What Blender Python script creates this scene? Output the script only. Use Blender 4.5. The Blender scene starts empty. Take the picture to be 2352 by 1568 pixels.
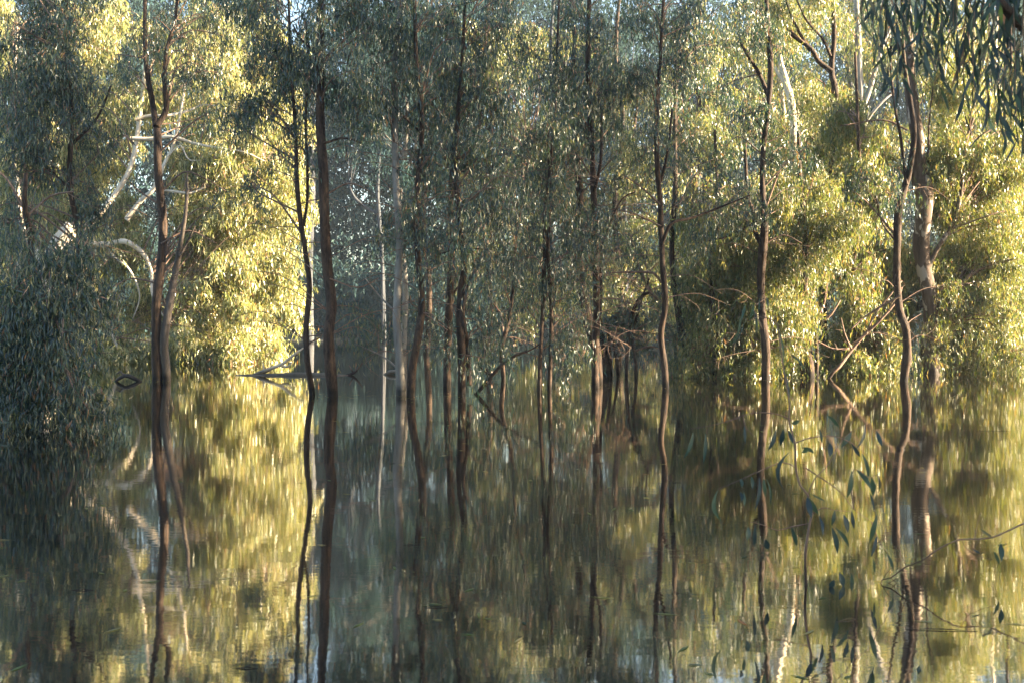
import bpy, math, random
import numpy as np
R = math.radians
C = bpy.context.scene.collection
SC = bpy.context.scene
# ------------------------------------------------------------------ camera, world, sun, exposure
FPX = 2860.0                      # focal length in the 2352-wide pixel grid used for measuring
CAMZ = 1.5
PITCH = math.atan(44 / FPX)
cam_d = bpy.data.cameras.new('camera'); cam = bpy.data.objects.new('camera', cam_d); C.objects.link(cam)
cam.location = (0, 0, CAMZ); cam.rotation_euler = (R(90) - PITCH, 0, 0)
cam_d.sensor_width = 36; cam_d.lens = 36 * FPX / 2352; cam_d.clip_start = 0.05; cam_d.clip_end = 3000
cam_d.dof.use_dof = True; cam_d.dof.focus_distance = 30; cam_d.dof.aperture_fstop = 7
SC.camera = cam
SUN_EL, SUN_AZ = 17.0, 94.0       # azimuth measured from the view direction towards the right
w = bpy.data.worlds.new("World"); SC.world = w; w.use_nodes = True
nt = w.node_tree; bg = nt.nodes['Background']
sky = nt.nodes.new('ShaderNodeTexSky'); sky.sky_type = 'NISHITA'; sky.sun_disc = False
sky.sun_elevation = R(SUN_EL); sky.sun_rotation = R(SUN_AZ); sky.air_density = 1.0; sky.dust_density = 1.0
nt.links.new(sky.outputs[0], bg.inputs[0]); bg.inputs[1].default_value = 0.05
sl = bpy.data.lights.new('sun', 'SUN'); sun = bpy.data.objects.new('sun', sl); C.objects.link(sun)
sl.energy = 5.0; sl.angle = R(0.5); sl.color = (1.0, 0.81, 0.55)
el, az = R(SUN_EL), R(SUN_AZ)
from mathutils import Vector
sun.rotation_euler = Vector((math.cos(el) * math.sin(az), math.cos(el) * math.cos(az), math.sin(el))).to_track_quat('Z', 'Y').to_euler()
SC.view_settings.view_transform = 'Standard'; SC.view_settings.look = 'None'
SC.view_settings.gamma = 1.0; SC.view_settings.exposure = 3.5
SC.render.engine = 'CYCLES'
cy = SC.cycles
cy.max_bounces = 6; cy.diffuse_bounces = 3; cy.glossy_bounces = 3; cy.transmission_bounces = 4; cy.volume_bounces = 0
cy.caustics_reflective = False; cy.caustics_refractive = False
cy.use_denoising = True; cy.use_adaptive_sampling = True; cy.adaptive_threshold = 0.01
cy.sample_clamp_indirect = 6

rs = np.random.RandomState(7)
random.seed(7)

# ------------------------------------------------------------------ pixel <-> world
def P(px, py, d):
    """point on the view ray of a pixel at ground distance d"""
    x = (px - 1176) / FPX; y = (784 - py) / FPX
    c, s = math.cos(PITCH), math.sin(PITCH)
    fy = c + y * s; fz = -s + y * c
    k = d / fy
    return np.array([x * k, d, CAMZ + fz * k])
def base_d(py):
    y = (784 - py) / FPX
    c, s = math.cos(PITCH), math.sin(PITCH)
    return CAMZ * (c + y * s) / (s - y * c)

# ------------------------------------------------------------------ mesh building
class MB:
    def __init__(self): self.v = []; self.f = []; self.t = []; self.n = 0
    def add(self, v, f, t=None):
        v = np.asarray(v, dtype=np.float32).reshape(-1, 3); f = np.asarray(f, dtype=np.int32).reshape(-1, 4)
        self.v.append(v); self.f.append(f + self.n); self.n += len(v)
        self.t.append(np.full(len(f), .5, np.float32) if t is None else np.asarray(t, np.float32))
    def build(self, name, mat, parent=None, smooth=True):
        if not self.v: return None
        v = np.concatenate(self.v); f = np.concatenate(self.f); t = np.concatenate(self.t)
        org = np.zeros(3)
        if parent is not None: org = np.array(parent.location)
        v = v - org
        me = bpy.data.meshes.new(name)
        me.vertices.add(len(v)); me.vertices.foreach_set('co', v.astype(np.float32).ravel())
        me.loops.add(len(f) * 4); me.loops.foreach_set('vertex_index', f.astype(np.int32).ravel())
        me.polygons.add(len(f)); me.polygons.foreach_set('loop_start', np.arange(0, len(f) * 4, 4, dtype=np.int32))
        me.polygons.foreach_set('use_smooth', np.full(len(f), smooth, dtype=bool))
        me.update(calc_edges=True)
        a = me.attributes.new('tint', 'FLOAT', 'FACE'); a.data.foreach_set('value', t.astype(np.float32))
        me.materials.append(mat)
        o = bpy.data.objects.new(name, me); C.objects.link(o)
        if parent is not None: o.parent = parent
        return o

def catmull(pts, rad, step):
    pts = np.asarray(pts, float); rad = np.asarray(rad, float)
    if len(pts) == 2:
        n = max(2, int(np.linalg.norm(pts[1] - pts[0]) / step) + 1); u = np.linspace(0, 1, n)[:, None]
        return pts[0] * (1 - u) + pts[1] * u, rad[0] * (1 - u[:, 0]) + rad[1] * u[:, 0]
    p = np.vstack([2 * pts[0] - pts[1], pts, 2 * pts[-1] - pts[-2]])
    op, orr = [], []
    for i in range(len(pts) - 1):
        a, b, c, d = p[i], p[i + 1], p[i + 2], p[i + 3]
        n = max(1, int(np.linalg.norm(c - b) / step))
        u = (np.arange(n) / n)[:, None]
        op.append(.5 * (2 * b + (c - a) * u + (2 * a - 5 * b + 4 * c - d) * u * u + (3 * b - a - 3 * c + d) * u ** 3))
        orr.append(rad[i] * (1 - u[:, 0]) + rad[i + 1] * u[:, 0])
    op.append(pts[-1:]); orr.append(rad[-1:])
    return np.vstack(op), np.concatenate(orr)

def tube(mb, pts, rad, sides=6, rough=0.0, tint=None):
    pts = np.asarray(pts, float); rad = np.asarray(rad, float); k = len(pts)
    tg = np.gradient(pts, axis=0); tg /= (np.linalg.norm(tg, axis=1, keepdims=True) + 1e-9)
    ref = np.array([0.3, 1.0, 0.1]); ref /= np.linalg.norm(ref)
    if abs(tg[:, 1]).mean() > .8: ref = np.array([1.0, 0.1, .2])
    a = np.cross(tg, ref); a /= (np.linalg.norm(a, axis=1, keepdims=True) + 1e-9); b = np.cross(tg, a)
    th = np.arange(sides) / sides * 2 * math.pi
    rr = rad[:, None] * np.ones((1, sides))
    if rough > 0:
        nz = rs.randn(k, sides); 
        nz = (nz + np.roll(nz, 1, 0) + np.roll(nz, -1, 0) + np.roll(nz, 1, 1)) / 2.2
        kx = np.sort(rs.rand(max(2, k // 7)) * k); lump = np.interp(np.arange(k), kx, rs.randn(len(kx)) * .8)
        rr = rr * (1 + rough * (nz * .6 + lump[:, None] * .8))
    v = pts[:, None, :] + rr[:, :, None] * (np.cos(th)[None, :, None] * a[:, None, :] + np.sin(th)[None, :, None] * b[:, None, :])
    i = np.arange(k - 1)[:, None] * sides; j = np.arange(sides)[None, :]; j2 = (j + 1) % sides
    f = np.stack([i + j, i + j2, i + sides + j2, i + sides + j], -1).reshape(-1, 4)
    v = v.reshape(-1, 3)
    mb.add(v, f, None if tint is None else np.full(len(f), tint))
    # close the far end
    if sides % 2 == 0:
        e = (k - 1) * sides
        cap = [[e, e + q, e + q + 1, e + q + 2] for q in range(1, sides - 2, 2)] 
        mb.f[-1] = np.vstack([mb.f[-1], np.array(cap, np.int32) + (mb.n - len(v))])
        mb.t[-1] = np.concatenate([mb.t[-1], np.full(len(cap), .5 if tint is None else tint, np.float32)])

def unit(v): return v / (np.linalg.norm(v, axis=-1, keepdims=True) + 1e-9)

def leaves(mb, base, dirv, L, W, bend=.12, seg=1, side=None):
    """lance-shaped hanging leaves. seg=1: one folded quad each; seg>1: a curved strip"""
    n = len(base)
    if n == 0: return
    L = np.broadcast_to(L, n)[:, None]; W = np.broadcast_to(W, n)[:, None]
    d = unit(dirv)
    s = unit(np.cross(d, rs.randn(n, 3))) if side is None else side
    nn = np.cross(d, s)
    bd = (rs.rand(n, 1) * .6 + .6) * bend * np.where(rs.rand(n, 1) < .5, -1, 1)
    tint = np.clip(rs.randn(n) * .27 + .48, 0, 1)
    if seg == 1:
        m = base + d * L * .45 + nn * L * bd
        v = np.stack([base, m + s * W * .5, base + d * L, m - s * W * .5], 1)
        f = np.arange(n * 4).reshape(n, 4)
        mb.add(v.reshape(-1, 3), f, tint); return
    us = np.linspace(0, 1, seg + 1); prof = np.array([.14, .75, 1.0, .82, .5, .04]) if seg == 5 else np.maximum(.06, np.sin(math.pi * us ** .8))
    rows = []
    for u, w_ in zip(us, prof):
        c = base + d * L * u + nn * L * bd * 4 * u * (1 - u) + s * L * bd * .9 * (u ** 2) 
        rows += [c + s * W * .5 * w_, c - s * W * .5 * w_]
    v = np.stack(rows, 1)
    k = 2 * (seg + 1); o = np.arange(n)[:, None] * k
    f = np.concatenate([np.concatenate([o + 2 * q, o + 2 * q + 1, o + 2 * q + 3, o + 2 * q + 2], 1)[:, None, :] for q in range(seg)], 1)
    mb.add(v.reshape(-1, 3), f.reshape(-1, 4), np.repeat(tint, seg))

def sprays(mb, ctr, nl=26, L=.14, W=.024, size=.55, droop=1.0, spread=.33, seg=1, twig=None):
    """drooping leafy twigs starting at ctr"""
    n = len(ctr)
    if n == 0: return
    a = rs.rand(n) * 2 * math.pi; ln = size * (.6 + .8 * rs.rand(n))
    t = rs.rand(n, nl)
    hx = np.cos(a)[:, None] * ln[:, None] * t * .55; hy = np.sin(a)[:, None] * ln[:, None] * t * .55
    hz = ln[:, None] * (.12 * t - .95 * droop * t ** 1.6)
    b = ctr[:, None, :] + np.stack([hx, hy, hz], -1) + rs.randn(n, nl, 3) * .055 * size / .55
    b = b.reshape(-1, 3)
    dv = rs.randn(len(b), 3) * np.array([spread, spread, .25]); dv[:, 2] -= 1.0
    k = rs.rand(len(b)) < .12; dv[k, 2] += 1.1
    leaves(mb, b, dv, L * (.65 + .6 * rs.rand(len(b))), W * (.7 + .6 * rs.rand(len(b))), seg=seg)

# ------------------------------------------------------------------ materials
def newmat(name):
    m = bpy.data.materials.new(name); m.use_nodes = True; n = m.node_tree
    for q in list(n.nodes): n.nodes.remove(q)
    return m, n, n.nodes.new('ShaderNodeOutputMaterial')
def ramp(n, stops):
    r = n.nodes.new('ShaderNodeValToRGB'); e = r.color_ramp.elements
    e[0].position, e[0].color = stops[0][0], (*stops[0][1], 1); e[1].position, e[1].color = stops[-1][0], (*stops[-1][1], 1)
    for p, c in stops[1:-1]:
        x = e.new(p); x.color = (*c, 1)
    return r
def leafmat(name, cols, trans=.42, gloss=.05, dry=True):
    m, n, out = newmat(name); L = n.links
    at = n.nodes.new('ShaderNodeAttribute'); at.attribute_name = 'tint'
    r = ramp(n, [(.9 * i / (len(cols) - 1), c) for i, c in enumerate(cols)] + [(.985, cols[-1]), (1.0, (.24, .12, .06) if dry else cols[-1])]); L.new(at.outputs['Fac'], r.inputs[0])
    df = n.nodes.new('ShaderNodeBsdfDiffuse'); L.new(r.outputs[0], df.inputs[0])
    mul = n.nodes.new('ShaderNodeMix'); mul.data_type = 'RGBA'; mul.blend_type = 'MULTIPLY'; mul.inputs[0].default_value = 1
    L.new(r.outputs[0], mul.inputs[6]); mul.inputs[7].default_value = (1.45, 1.4, .7, 1)
    tr = n.nodes.new('ShaderNodeBsdfTranslucent'); L.new(mul.outputs[2], tr.inputs[0])
    mx = n.nodes.new('ShaderNodeMixShader'); mx.inputs[0].default_value = trans
    L.new(df.outputs[0], mx.inputs[1]); L.new(tr.outputs[0], mx.inputs[2])
    gl = n.nodes.new('ShaderNodeBsdfGlossy'); gl.inputs['Roughness'].default_value = .38; gl.inputs[0].default_value = (1, 1, 1, 1)
    m2 = n.nodes.new('ShaderNodeMixShader'); m2.inputs[0].default_value = gloss
    L.new(mx.outputs[0], m2.inputs[1]); L.new(gl.outputs[0], m2.inputs[2]); L.new(m2.outputs[0], out.inputs[0])
    return m
def barkmat(name, cols, scale=9, stretch=.18, bump=.02, rough=.85, patch=None, wet=True):
    m, n, out = newmat(name); L = n.links
    tc = n.nodes.new('ShaderNodeTexCoord'); mp = n.nodes.new('ShaderNodeMapping'); mp.inputs['Scale'].default_value = (1, 1, stretch)
    L.new(tc.outputs['Object'], mp.inputs[0])
    nz = n.nodes.new('ShaderNodeTexNoise'); nz.inputs['Scale'].default_value = scale; nz.inputs['Detail'].default_value = 8; nz.inputs['Roughness'].default_value = .68
    L.new(mp.outputs[0], nz.inputs[0])
    r = ramp(n, [(.3 + .4 * i / (len(cols) - 1), c) for i, c in enumerate(cols)]); L.new(nz.outputs[0], r.inputs[0])
    col = r.outputs[0]
    if patch:
        n2 = n.nodes.new('ShaderNodeTexNoise'); n2.inputs['Scale'].default_value = 2.6; n2.inputs['Detail'].default_value = 5; n2.inputs['Distortion'].default_value = .6
        mp2 = n.nodes.new('ShaderNodeMapping'); mp2.inputs['Scale'].default_value = (1.4, 1.4, .55); L.new(tc.outputs['Object'], mp2.inputs[0]); L.new(mp2.outputs[0], n2.inputs[0])
        r2 = ramp(n, [(.57, (0, 0, 0)), (.6, (1, 1, 1))]); L.new(n2.outputs[0], r2.inputs[0])
        mx = n.nodes.new('ShaderNodeMix'); mx.data_type = 'RGBA'; L.new(r2.outputs[0], mx.inputs[0]); L.new(col, mx.inputs[6]); mx.inputs[7].default_value = (*patch, 1)
        col = mx.outputs[2]
    if wet:
        sx = n.nodes.new('ShaderNodeSeparateXYZ'); L.new(tc.outputs['Object'], sx.inputs[0])
        mr = n.nodes.new('ShaderNodeMapRange'); mr.inputs[1].default_value = .1; mr.inputs[2].default_value = .24; mr.inputs[3].default_value = .22; mr.inputs[4].default_value = 1
        L.new(sx.outputs[2], mr.inputs[0])
        mw = n.nodes.new('ShaderNodeMix'); mw.data_type = 'RGBA'; mw.blend_type = 'MULTIPLY'; mw.inputs[0].default_value = 1; L.new(col, mw.inputs[6])
        cb = n.nodes.new('ShaderNodeCombineColor'); [L.new(mr.outputs[0], cb.inputs[q]) for q in range(3)]; L.new(cb.outputs[0], mw.inputs[7]); col = mw.outputs[2]
    b = n.nodes.new('ShaderNodeBump'); b.inputs['Strength'].default_value = 1; b.inputs['Distance'].default_value = bump; L.new(nz.outputs[0], b.inputs['Height'])
    p = n.nodes.new('ShaderNodeBsdfPrincipled'); p.inputs['Roughness'].default_value = rough; p.inputs['Specular IOR Level'].default_value = .25
    L.new(col, p.inputs[0]); L.new(b.outputs[0], p.inputs['Normal']); L.new(p.outputs[0], out.inputs[0])
    return m

M = {}
M['leaf'] = leafmat('gum_leaf_shade', [(.006, .024, .03), (.014, .042, .042), (.045, .08, .045), (.15, .15, .06)])  # shaded copy of the gum leaf: shade painted in as dark teal
M['leaf_lit'] = leafmat('gum_leaf_lit', [(.018, .042, .016), (.09, .13, .038), (.18, .19, .062), (.33, .26, .115)], trans=.45)  # lit copy of the same leaf, sun put into a lighter colour
M['leaf_gold'] = leafmat('gum_leaf_sunlit', [(.03, .052, .02), (.14, .175, .06), (.33, .33, .15), (.52, .43, .26)], trans=.48)  # brightest copy, warm sunlight put into the leaf colour
M['leaf_far'] = leafmat('far_leaf_haze', [(.03, .06, .07), (.036, .068, .076), (.044, .078, .078), (.055, .088, .08)], trans=.2, gloss=.0, dry=False)  # blue of the distant haze painted into the leaf colour
M['leaf_near'] = leafmat('near_leaf_shade', [(.005, .018, .018), (.009, .026, .022), (.018, .042, .026), (.04, .07, .032)], gloss=.035)  # darkened leaf copy, foreground shade painted into its colour
M['bark'] = barkmat('dark_rough_bark', [(.007, .005, .004), (.024, .016, .012), (.068, .043, .028), (.03, .023, .019)], scale=14, bump=.035)
M['bark_grey'] = barkmat('grey_smooth_bark', [(.12, .105, .09), (.22, .2, .175), (.34, .31, .27)], scale=5, bump=.008)
M['bark_pale'] = barkmat('pale_gum_bark', [(.34, .27, .2), (.52, .44, .34), (.66, .58, .47)], scale=4, bump=.01)
M['bark_patch'] = barkmat('peeling_bark', [(.035, .025, .02), (.085, .06, .045), (.14, .105, .08)], scale=8, bump=.02, patch=(.33, .28, .23))
M['bark_white'] = barkmat('shaded_white_bark', [(.03, .034, .04), (.05, .054, .06), (.08, .084, .09)], scale=3, bump=.01)  # white bark painted dark and bluish to stand for shade and distance haze
M['dead'] = barkmat('dead_wood', [(.04, .03, .024), (.09, .072, .058), (.17, .14, .115)], scale=12, stretch=.12, bump=.015)
M['twig'] = barkmat('twig_bark', [(.09, .055, .04), (.17, .11, .08), (.26, .18, .13)], scale=20, bump=.003)

# ------------------------------------------------------------------ tagging
def tag(o, label=None, cat=None, group=None, kind=None):
    if label: o['label'] = label
    if cat: o['category'] = cat
    if group: o['group'] = group
    if kind: o['kind'] = kind
    return o
def empty(name, loc, label, cat, group=None):
    o = bpy.data.objects.new(name, None); o.location = loc; o.empty_display_size = .3; C.objects.link(o)
    return tag(o, label, cat, group)

# ------------------------------------------------------------------ setting: water, ground
def grid(name, x0, x1, y0, y1, nx, ny, fz, mat):
    mb = MB(); xs = np.linspace(x0, x1, nx + 1); ys = np.linspace(y0, y1, ny + 1)
    X, Y = np.meshgrid(xs, ys); v = np.stack([X, Y, fz(X, Y)], -1).reshape(-1, 3)
    i = np.arange(ny)[:, None] * (nx + 1); j = np.arange(nx)[None, :]
    f = np.stack([i + j, i + j + 1, i + nx + 2 + j, i + nx + 1 + j], -1)
    mb.add(v, f); return mb.build(name, mat)

m, n, out = newmat('murky_water'); L = n.links
tc = n.nodes.new('ShaderNodeTexCoord')
def wave(scale, sx, sy, det):
    mp = n.nodes.new('ShaderNodeMapping'); mp.inputs['Scale'].default_value = (sx, sy, 1); L.new(tc.outputs['Object'], mp.inputs[0])
    z = n.nodes.new('ShaderNodeTexNoise'); z.inputs['Scale'].default_value = scale; z.inputs['Detail'].default_value = det; L.new(mp.outputs[0], z.inputs[0]); return z
z1 = wave(.9, 1, 1.3, 1); z2 = wave(7, .8, 1.5, 2)
b1 = n.nodes.new('ShaderNodeBump'); b1.inputs['Strength'].default_value = 1; b1.inputs['Distance'].default_value = .0014; L.new(z1.outputs[0], b1.inputs['Height'])
b2 = n.nodes.new('ShaderNodeBump'); b2.inputs['Strength'].default_value = 1; b2.inputs['Distance'].default_value = .00035; L.new(z2.outputs[0], b2.inputs['Height']); L.new(b1.outputs[0], b2.inputs['Normal'])
df = n.nodes.new('ShaderNodeBsdfDiffuse'); df.inputs[0].default_value = (.015, .0125, .0105, 1)
gl = n.nodes.new('ShaderNodeBsdfGlossy'); gl.inputs[0].default_value = (.93, .9, .86, 1); gl.inputs['Roughness'].default_value = .03
fr = n.nodes.new('ShaderNodeFresnel'); fr.inputs[0].default_value = 1.33
mr = n.nodes.new('ShaderNodeMapRange'); mr.inputs[3].default_value = .6; mr.inputs[4].default_value = 1.0; L.new(fr.outputs[0], mr.inputs[0])
for q in (df, gl, fr): L.new(b2.outputs[0], q.inputs['Normal'])
mx = n.nodes.new('ShaderNodeMixShader'); L.new(mr.outputs[0], mx.inputs[0]); L.new(df.outputs[0], mx.inputs[1]); L.new(gl.outputs[0], mx.inputs[2]); L.new(mx.outputs[0], out.inputs[0])
M['water'] = m
tag(grid('water', -420, 420, -60, 900, 12, 12, lambda X, Y: X * 0, M['water']), kind='structure')

def gz(X, Y):
    bank = 104 + 2.5 * np.sin(X * .06) + 1.2 * np.sin(X * .21 + 1)
    t = np.clip((Y - bank) / 7, -1, 1)
    return -1.2 + 1.2 * (t + 1) + np.clip(Y - bank - 7, 0, 60) * .05 * (Y > 100) + .15 * np.sin(X * .5) * np.sin(Y * .4) * (t > 0) - 1.0 * (Y < 90)
M['ground'] = barkmat('bank_earth', wet=False, cols=[(.03, .03, .025), (.055, .05, .04), (.045, .055, .035)], scale=.6, stretch=1, bump=.1)
tag(grid('ground', -420, 420, -60, 900, 210, 320, gz, M['ground']), kind='structure')

# ------------------------------------------------------------------ tree builder
def stem(mb, pix, d, sides=10, rough=.06, step=.14, sub=True, dj=.0):
    """pix: (px, py, width_px[, depth offset]); returns world polyline + radii"""
    pts, rad = [], []
    for q in pix:
        dd = d + (q[3] if len(q) > 3 else 0) 
        pts.append(P(q[0], q[1], dd)); rad.append(q[2] * dd / FPX / 2)
    if sub and pts[0][2] < .35:
        pts[0][2] = min(pts[0][2], 0.0); p0 = pts[0].copy(); p0[2] -= .7; pts.insert(0, p0); rad.insert(0, rad[0] * 1.12)
    if dj:
        for i in range(1, len(pts)): pts[i][1] += dj * math.sin(i * 1.7 + d)
    a, r = catmull(pts, rad, step); tube(mb, a, r, sides, rough)
    return a, r

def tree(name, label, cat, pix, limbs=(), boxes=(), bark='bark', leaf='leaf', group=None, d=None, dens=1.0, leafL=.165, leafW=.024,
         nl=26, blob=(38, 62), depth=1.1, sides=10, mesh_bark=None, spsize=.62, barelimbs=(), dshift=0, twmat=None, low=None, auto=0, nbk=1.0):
    d = d or base_d(pix[0][1])
    p0 = P(pix[0][0], pix[0][1], d); p0[2] = 0
    root = empty(name, p0, label, cat, group)
    tb = MB(); a, r = stem(tb, pix, d, sides, rough=.07, step=max(.14, d / 300), dj=.12)
    tb.build('trunk', M[mesh_bark or bark], root)
    sk = [(a, r)]
    for lp in limbs:
        lb = MB(); la, lr = stem(lb, lp, d, 8, .05, step=max(.12, d / 300), sub=False, dj=.15); lb.build('limb', M[mesh_bark or bark], root); sk.append((la, lr))
    for lp in barelimbs:
        lb = MB(); la, lr = stem(lb, lp, d, 6, .04, step=.12, sub=False, dj=.1); 
        # little bare side twigs
        for q in range(int(len(la) * .5)):
            i = rs.randint(2, len(la)); s = la[i - 1]; e = s + rs.randn(3) * np.array([.25, .2, .2]) + (la[-1] - la[0]) * .08
            m_ = (s + e) / 2 + rs.randn(3) * .05
            tt, tr_ = catmull([s, m_, e], [lr[i - 1] * .4 + .002, .005, .002], .1); tube(lb, tt, tr_, 4)
        lb.build('bare_limb', M['twig'], root)
    SP = np.vstack([s[0] for s in sk]); SR = np.concatenate([s[1] for s in sk])
    ok = SP[:, 2] > .8; SP = SP[ok]; SR = SR[ok]
    if auto:
        A, AR = sk[0]; zz = np.where((A[:, 2] > .6) & (A[:, 2] < 5))[0]
        for q in range(auto if len(zz) else 0):
            ab = MB(); i = zz[rs.randint(len(zz))]; sd = rs.choice([-1, 1]); ln = rs.uniform(.5, 1.9); s_ = A[i]
            e = s_ + np.array([sd * ln, rs.uniform(-.5, .5), rs.uniform(-.3, .55) * ln]); m_ = (s_ + e) / 2 + np.array([0, 0, rs.uniform(.02, .22) * ln])
            ta, tr_ = catmull([s_, m_, e], [.011, .008, .003], .1); tube(ab, ta, tr_, 4)
            for g in range(rs.randint(3, 8)):
                b_ = ta[rs.randint(2, len(ta))]; e_ = b_ + rs.randn(3) * .22 + np.array([sd * .12, 0, -.05]); tt, t2 = catmull([b_, (b_ + e_) / 2 + rs.randn(3) * .05, e_], [.005, .004, .002], .1); tube(ab, tt, t2, 3)
            ab.build('bare_twig', M['twig'], root)
    k = d / FPX; cents = []; bb = MB()
    for (x0, x1, y0, y1, nb) in boxes:
        for i in range(max(1, round(nb * nbk))):
            bx, by = rs.uniform(x0, x1), rs.uniform(y0, y1)
            rx = rs.uniform(*blob); ry = rx * rs.uniform(.7, 1.15)
            c = P(bx, by, d + rs.uniform(-depth, depth) + dshift)
            rxm, rym = rx * k, ry * k
            # attachment on the skeleton, somewhat below the clump
            tgt = c - np.array([0, 0, .55 * math.hypot(c[0] - SP[:, 0].mean(), .4)])
            j = int(np.argmin(np.linalg.norm(SP - tgt, axis=1) + rs.rand(len(SP)) * .8))
            s = SP[j]; br = min(SR[j] * .5, .012 + .008 * np.linalg.norm(c - s))
            m_ = s * .45 + c * .55 + np.array([0, 0, .18 * np.linalg.norm(c - s)]) + rs.randn(3) * .15
            ba, bra = catmull([s, m_, c], [br, br * .7, br * .4], .22); tube(bb, ba, bra, 5)
            ns = max(3, int(math.pi * rx * ry * .0062 * dens * (d / 28) ** 0 ))
            if low is not None and by > 380: ns = max(3, int(ns * low))
            nsub = max(3, ns // 9)
            for q in range(nsub):
                u = rs.randn(3); u /= np.linalg.norm(u); u *= rs.rand() ** .4
                e = c + u * np.array([rxm, max(rxm, .6), rym]); e[2] = max(e[2], .25)
                s2 = ba[rs.randint(len(ba) * 2 // 3, len(ba))]
                m2 = (s2 + e) / 2 + np.array([0, 0, .12]) + rs.randn(3) * .07
                ta, tr_ = catmull([s2, m2, e], [br * .35 + .002, br * .25 + .002, .003], .2); tube(bb, ta, tr_, 3)
                kk = max(1, ns // nsub)
                idx = rs.randint(len(ta) // 3, len(ta), kk)
                cents.append(ta[idx] + rs.randn(kk, 3) * .09 * (d / 28))
    bb.build('branches', M[twmat] if twmat else M['twig'], root)
    if cents:
        cc = np.vstack(cents); cc[:, 2] = np.maximum(cc[:, 2], .15); lm = MB()
        sprays(lm, cc, nl, leafL, leafW, spsize)
        v = lm.v[0]; v[:, 2] = np.maximum(v[:, 2], -.05)
        cr = lm.build('crown', M[leaf], root, smooth=False)
    return root

# ---- near row of slender trunks (in shade), left to right
G1 = 'slender dark gums standing in the flood water'
T = tree
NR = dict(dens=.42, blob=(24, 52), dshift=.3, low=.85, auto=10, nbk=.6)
T('gum_tree', 'dark forked gum with a thinner dead stem beside its foot, second trunk from the left', 'tree',
  [(359, 875, 25), (361, 800, 23), (362, 700, 22), (368, 600, 21), (372, 500, 20), (366, 400, 19), (363, 330, 18), (358, 285, 17)],
  limbs=[[(358, 290, 15), (348, 240, 13), (342, 180, 12), (336, 100, 10), (330, 0, 9), (330, -60, 8)],
         [(360, 290, 14), (378, 250, 13), (380, 190, 12), (385, 120, 9), (400, 40, 7), (405, -30, 6)]],
  barelimbs=[[(372, 440, 5), (420, 395, 4), (470, 410, 3), (520, 440, 2)], [(366, 470, 5), (320, 440, 4), (290, 410, 2)],
             [(370, 560, 5), (430, 530, 4), (500, 560, 2)], [(360, 650, 5), (300, 640, 3), (260, 660, 2)]],
  boxes=[(250, 540, -40, 170, 34), (420, 560, 120, 300, 10)], group=G1, **NR)
T('dead_stem', 'thin grey leafless stem leaning right beside the forked dark gum at left', 'dead tree',
  [(381, 875, 18), (378, 790, 20), (388, 720, 17), (396, 650, 15), (410, 580, 12), (426, 510, 9), (430, 450, 8), (427, 395, 3)],
  limbs=[[(412, 590, 8), (425, 560, 6), (450, 520, 3)], [(388, 720, 6), (372, 690, 4), (366, 640, 3)]], bark='dead')
T('gum_tree', 'narrow wavy trunk with two stems, just left of the thickest straight trunk', 'tree',
  [(716, 905, 14), (708, 830, 13), (704, 750, 13), (709, 660, 13), (703, 590, 12), (690, 490, 12), (681, 400, 11), (677, 300, 9), (672, 200, 8), (668, 90, 7), (660, -30, 5)],
  limbs=[[(697, 520, 8), (704, 460, 7), (708, 380, 7), (703, 270, 6), (706, 150, 5), (700, 40, 4)]],
  barelimbs=[[(706, 790, 4), (740, 770, 3), (690, 775, 2)], [(680, 390, 4), (640, 350, 3), (600, 300, 2)]],
  boxes=[(500, 720, -30, 260, 46), (540, 700, 240, 440, 20)], group=G1, **NR)
T('gum_tree', 'thickest dark straight trunk left of the open water gap, one curved high branch', 'tree',
  [(762, 910, 26), (758, 830, 26), (756, 770, 24), (760, 700, 24), (750, 610, 24), (747, 500, 23), (744, 400, 23), (735, 310, 22), (734, 200, 20), (738, 100, 18), (738, -40, 16)],
  limbs=[[(736, 150, 8), (715, 110, 7), (690, 90, 5), (675, 60, 4)], [(742, 330, 6), (790, 315, 5), (830, 330, 3)]],
  barelimbs=[[(745, 450, 5), (800, 420, 4), (850, 440, 2)], [(757, 640, 4), (820, 660, 3), (870, 640, 2)]],
  boxes=[(700, 860, -40, 200, 34), (770, 890, 170, 290, 12)], group=G1, **NR)
T('gum_tree', 'grey smooth-topped gum, left one of the pair right of the water gap', 'tree',
  [(920, 908, 24), (918, 830, 20), (912, 740, 19), (913, 650, 18), (918, 560, 17), (914, 470, 17), (908, 380, 16), (906, 250, 15), (908, 120, 13), (925, 0, 11), (935, -50, 10)],
  limbs=[[(912, 720, 6), (870, 680, 4), (840, 640, 3)], [(918, 850, 5), (880, 820, 4), (820, 790, 3)]],
  boxes=[(830, 960, -40, 260, 30), (885, 960, 470, 640, 11), (820, 900, 700, 830, 8)], bark='bark_grey', mesh_bark='bark_grey', group=G1, **NR)
T('gum_tree', 'dark bent gum, right one of the pair right of the water gap', 'tree',
  [(942, 910, 20), (948, 840, 19), (962, 770, 18), (968, 700, 16), (962, 620, 15), (956, 520, 14), (960, 430, 13), (966, 340, 13), (968, 260, 11), (958, 150, 10), (952, 0, 8), (950, -40, 7)],
  limbs=[[(968, 650, 6), (1000, 590, 5), (1060, 572, 4), (1130, 575, 2)], [(962, 300, 6), (930, 270, 5), (900, 240, 4)]],
  boxes=[(930, 1060, -30, 300, 28), (940, 1110, 300, 560, 22), (970, 1120, 540, 640, 7), (930, 1010, 700, 810, 5)], group=G1, **NR)
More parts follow.
